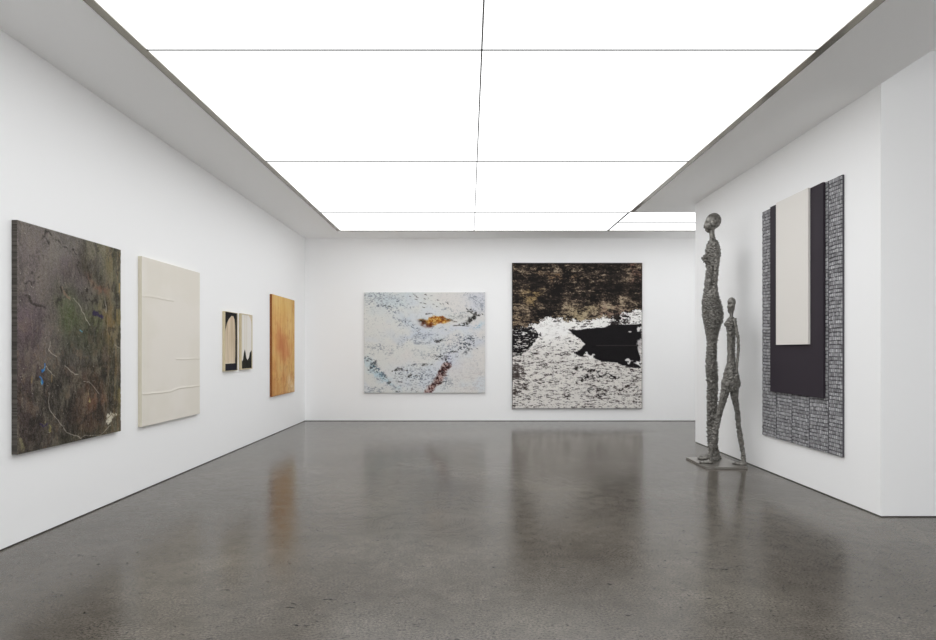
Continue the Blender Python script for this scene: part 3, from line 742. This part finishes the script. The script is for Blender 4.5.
def tall():
    Yc = 7.80; s = F / Yc; oy = 0.0; P0 = 712.5
    X = lambda px: (px - P0) / (s * 1.085)
    Z = lambda py: EYE + (HY - py) / s
    bm = bmesh.new()
    # (py, px left, px right, half depth)
    prof = [(378, 706.6, 717.4, .125), (368, 705.9, 716.6, .128), (362, 705.9, 716.2, .125), (352, 706.9, 716.6, .120), (343, 707.2, 717.0, .125), (336, 706.6, 717.4, .135), (329, 705.2, 719.6, .150),
            (322, 703.7, 722.4, .165), (316, 702.5, 723.5, .172), (306, 702.0, 721.8, .165), (300, 702.3, 720.0, .155), (293.6, 703.4, 717.9, .135), (285.5, 704.4, 716.9, .118), (275, 705.9, 717.2, .110),
            (266, 706.3, 717.9, .118), (259, 705.6, 719.4, .135), (254, 705.2, 720.2, .150), (249.7, 705.6, 719.9, .160), (246, 706.3, 719.2, .165), (243, 707.2, 718.2, .150), (240.6, 708.8, 716.6, .10), (239.4, 709.7, 715.8, .05)]
    add_loft(bm, [((X(a) + X(b)) / 2, oy, Z(py), (X(b) - X(a)) / 2, dy) for py, a, b, dy in prof])
    # neck
    add_loft(bm, [(X(712.9), oy, Z(242), .043, .045), (X(712.6), oy, Z(238), .038, .038), (X(711.9), oy, Z(234), .034, .034), (X(711.6), oy, Z(229), .038, .036)])
    # head: cranium, face, jaw
    add_ell(bm, (X(713.3), oy, Z(221.2)), (.101, .083, .112), (.25, 'Y'))
    add_ell(bm, (X(710.3), oy, Z(224.6)), (.078, .066, .100), (-.12, 'Y'))
    add_ell(bm, (X(708.6), oy, Z(230.6)), (.034, .032, .026))
    add_ell(bm, (X(705.2), oy, Z(225.9)), (.020, .014, .034), (-.35, 'Y'))
    add_ell(bm, (X(704.6), oy, Z(227.1)), (.018, .017, .012))
    add_ell(bm, (X(706.0), oy, Z(229.3)), (.016, .024, .008)); add_ell(bm, (X(706.3), oy, Z(230.2)), (.015, .021, .008))
    for sd in (-1, 1):
        add_ell(bm, (X(713.0), oy + sd * .083, Z(224.6)), (.026, .014, .040), (.15, 'Y'))
        # breast, shoulder and the arm hanging close behind the flank
        add_ell(bm, (X(706.2), oy + sd * .058, Z(258.3)), (.054, .044, .044))
        add_chain(bm, [(X(714.3), oy + sd * .140, Z(246.5), .044), (X(716.8), oy + sd * .148, Z(258), .036), (X(715.6), oy + sd * .130, Z(275), .030), (X(714.6), oy + sd * .118, Z(291), .025), (X(714.4), oy + sd * .135, Z(300), .019)])
        hx, hz = X(714.2), Z(301.5)
        add_ell(bm, (hx, oy + sd * .148, hz - .03), (.030, .014, .048))
        for k, (dx, ln) in enumerate(((-.020, .060), (-.007, .070), (.007, .066), (.019, .050))):
            add_chain(bm, [(hx + dx, oy + sd * .155, hz - .06, .0085), (hx + dx * 1.15, oy + sd * .162, hz - .06 - ln * .5, .008), (hx + dx * 1.2, oy + sd * .163, hz - .06 - ln, .0065)], 8)
        add_chain(bm, [(hx - .022, oy + sd * .150, hz - .01, .010), (hx - .040, oy + sd * .156, hz - .04, .009), (hx - .044, oy + sd * .160, hz - .065, .007)], 8)
        # leg
        xo = 0.0 if sd < 0 else .012
        lg = [(448, 712.6, .056), (441, 712.2, .064), (427, 712.0, .068), (413, 711.8, .066), (403, 711.9, .064), (395, 711.8, .063), (385, 712.1, .066), (374, 711.6, .070), (362, 711.2, .068)]
        zs = [(X(712.9) + xo, oy + sd * .060, PZ + .035, .040, .030), (X(712.9) + xo, oy + sd * .060, PZ + .10, .045, .036)]
        for py, px, r_ in lg: zs.append((X(px) + xo, oy + sd * .064, Z(py), r_ * .98, r_ * .86))
        add_loft(bm, zs, 22)
        # foot pointing left
        fx_ = X(711.8) if sd < 0 else X(714.5)
        add_loft(bm, [(fx_ - .045, oy + sd * .062, PZ + .001, .135, .036), (fx_ - .045, oy + sd * .062, PZ + .022, .138, .040), (fx_ - .022, oy + sd * .062, PZ + .044, .098, .032), (fx_ + .012, oy + sd * .062, PZ + .075, .055, .030), (fx_ + .018, oy + sd * .062, PZ + .12, .044, .034)], 22)
        for k in range(5):
            add_ell(bm, (fx_ - .170 + .008 * abs(k - 1), oy + sd * (.062 + (-.028 + .014 * k) * -1), PZ + .015), (.022, .0085, .013))
    hz0 = Z(236)
    ec = [Vector((X(706.4), oy + q * .034, Z(223.6))) for q in (-1, 1)]
    def fn(c, n):
        if c.z > hz0 + .01:
            a = 0.0
            for e_ in ec: a -= .018 * math.exp(-((c - e_).length / .021) ** 2)
            return a + .0012 * mnoise.noise(c * 30)
        low_ = min(1, max(0, (hz0 - c.z) / .12)); ft = 1 if c.z > .12 else .35
        arm = .45 if abs(c.y - oy) > .12 and c.z > Z(296) else 1
        return clay(c, n, 20, 42, .037) * low_ * ft * arm
    o = fuse('standing_figure', bm, .0065, fn, sc_root)
    o.location = ((P0 - CX) / s - SX, Yc - SY, 0); o.rotation_euler = (0, 0, math.radians(-21))
    return o

def small_fig():
    Yc = 7.42; s = F / Yc; oy = 0.0; P0 = 731.0
    X = lambda px: (px - P0) / (s * 1.09)
    Z = lambda py: EYE + (HY - py) / s
    bm = bmesh.new()
    prof = [(391, 725.5, 736.0, .06), (387.7, 722.6, 739.4, .095), (384, 722.0, 740.4, .108), (380.6, 722.4, 740.2, .110), (373.6, 723.5, 738.6, .100), (367.8, 725.6, 736.6, .085), (361.9, 727.5, 735.3, .068), (350.2, 727.4, 734.9, .062),
            (338.4, 727.3, 735.0, .072), (331, 727.0, 735.4, .085), (327.9, 726.6, 735.8, .092), (324, 726.0, 736.2, .102), (321, 726.2, 735.8, .105), (318.6, 728.0, 734.5, .085), (317.2, 729.4, 733.2, .04)]
    add_loft(bm, [((X(a) + X(b)) / 2, oy, Z(py), (X(b) - X(a)) / 2, dy) for py, a, b, dy in prof], 26)
    add_loft(bm, [(X(731.3), oy, Z(319.5), .026, .028), (X(731.3), oy, Z(316.5), .021, .022), (X(731.6), oy, Z(312), .024, .024)], 18)
    add_ell(bm, (X(731.6), oy, Z(302.2)), (.050, .046, .064)); add_ell(bm, (X(731.2), oy, Z(306.6)), (.046, .042, .086)); add_ell(bm, (X(730.6), oy, Z(311.8)), (.030, .028, .028))
    add_ell(bm, (X(727.9), oy, Z(307.2)), (.012, .010, .022), (-.3, 'Y')); add_ell(bm, (X(728.2), oy, Z(310.4)), (.010, .016, .006)); add_ell(bm, (X(728.5), oy, Z(311.3)), (.010, .014, .006))
    for sd in (-1, 1):
        add_ell(bm, (X(732.2), oy + sd * .045, Z(306)), (.014, .008, .022))
        add_ell(bm, (X(726.6), oy + sd * .040, Z(324.2)), (.030, .030, .027))
        ax = -.6 if sd < 0 else -.6
        add_chain(bm, [(X(734.2), oy + sd * .100, Z(320), .024), (X(736.4 + ax), oy + sd * .118, Z(328), .018), (X(738.6 + ax), oy + sd * .128, Z(338), .016), (X(739.0 + ax), oy + sd * .130, Z(349), .016), (X(737.8 + ax), oy + sd * .128, Z(362), .014), (X(737.2 + ax), oy + sd * .126, Z(373), .012)], 14)
        hx, hz = X(737.1 + ax), Z(375)
        add_ell(bm, (hx, oy + sd * .126, hz - .012), (.020, .011, .034))
        for dx, ln in ((-.013, .045), (-.0045, .052), (.0045, .049), (.013, .038)):
            add_chain(bm, [(hx + dx, oy + sd * .126, hz - .035, .0068), (hx + dx * 1.2 - .004, oy + sd * .124, hz - .035 - ln * .5, .0062), (hx + dx * 1.2 - .010, oy + sd * .121, hz - .035 - ln, .0052)], 8)
        add_chain(bm, [(hx - .014, oy + sd * .124, hz, .007), (hx - .028, oy + sd * .122, hz - .024, .0062), (hx - .031, oy + sd * .120, hz - .042, .0052)], 8)
    # striding legs: front one (camera side) to the left, rear one to the right
    yf, yr = -.045, .045
    add_chain(bm, [(X(727.5), oy + yf, Z(383), .074), (X(725.0), oy + yf, Z(392), .050), (X(721.6), oy + yf, Z(405), .040), (X(718.6), oy + yf, Z(416), .036), (X(717.0), oy + yf, Z(424), .034), (X(715.0), oy + yf, Z(434), .037), (X(712.3), oy + yf, Z(447), .032), (X(710.6), oy + yf, Z(456.5), .026), (X(710.2), oy + yf, PZ + .045, .026)], 20)
    add_chain(bm, [(X(733.0), oy + yr, Z(383), .074), (X(734.2), oy + yr, Z(392), .050), (X(735.6), oy + yr, Z(403), .036), (X(737.2), oy + yr, Z(413), .031), (X(738.8), oy + yr, Z(427), .030), (X(740.8), oy + yr, Z(441), .030), (X(742.9), oy + yr, Z(454), .026), (X(743.6), oy + yr, PZ + .05, .024)], 20)
    for fx_, yy_ in ((X(706.2), oy + yf), (X(739.6), oy + yr)):
        add_loft(bm, [(fx_, yy_, PZ + .001, .085, .028), (fx_, yy_, PZ + .014, .088, .031), (fx_ + .012, yy_, PZ + .030, .068, .026), (fx_ + .042, yy_, PZ + .052, .032, .024)], 20)
        for k in range(5): add_ell(bm, (fx_ - .080 + .005 * abs(k - 1), yy_ + .020 - .010 * k, PZ + .010), (.014, .006, .009))
    ec = [Vector((X(728.6), oy + q * .020, Z(304.6))) for q in (-1, 1)]
    zh = Z(317)
    def fn(c, n):
        if c.z > zh:
            a = 0.0
            for e_ in ec: a -= .010 * math.exp(-((c - e_).length / .014) ** 2)
            return a + .0015 * mnoise.noise(c * 40)
        ft = 1 if c.z > .1 else .4
        arm = .5 if abs(c.y - oy) > .108 else 1
        return clay(c, n, 28, 46, .024) * ft * arm
    o = fuse('striding_figure', bm, .0050, fn, sc_root, 2)
    o.location = ((P0 - CX) / s - SX, Yc - SY, 0); o.rotation_euler = (0, 0, math.radians(-24))
    return o

t_ = tall(); t_['label'] = 'tall slender standing female figure in profile, rough banded surface'
s_ = small_fig(); s_['label'] = 'smaller slender figure striding with legs apart'
tag(sc_root, 'grey bronze sculpture of a tall slender figure and a smaller striding one on floor plate', 'sculpture')

# ------------------------------------------------------------------ camera, light, view
cam = bpy.data.cameras.new('camera'); co = bpy.data.objects.new('camera', cam); COL.objects.link(co)
cam.sensor_width = 36; cam.sensor_fit = 'HORIZONTAL'; cam.lens = F / 936 * 36
co.location = (0, 0, EYE); co.rotation_euler = (PI / 2, 0, 0)
cam.shift_x = -1 / 936; cam.shift_y = 31 / 936
S.camera = co
wd = bpy.data.worlds.new('world'); S.world = wd; wd.use_nodes = True
wd.node_tree.nodes['Background'].inputs[0].default_value = (.96, .98, 1, 1); wd.node_tree.nodes['Background'].inputs[1].default_value = WS
S.view_settings.view_transform = 'Standard'; S.view_settings.look = 'None'
S.view_settings.exposure = 0.0; S.view_settings.gamma = 1.0; S.view_settings.use_curve_mapping = False
S.cycles.max_bounces = 16; S.cycles.diffuse_bounces = 12; S.cycles.use_denoising = True; S.cycles.denoising_prefilter = 'ACCURATE'
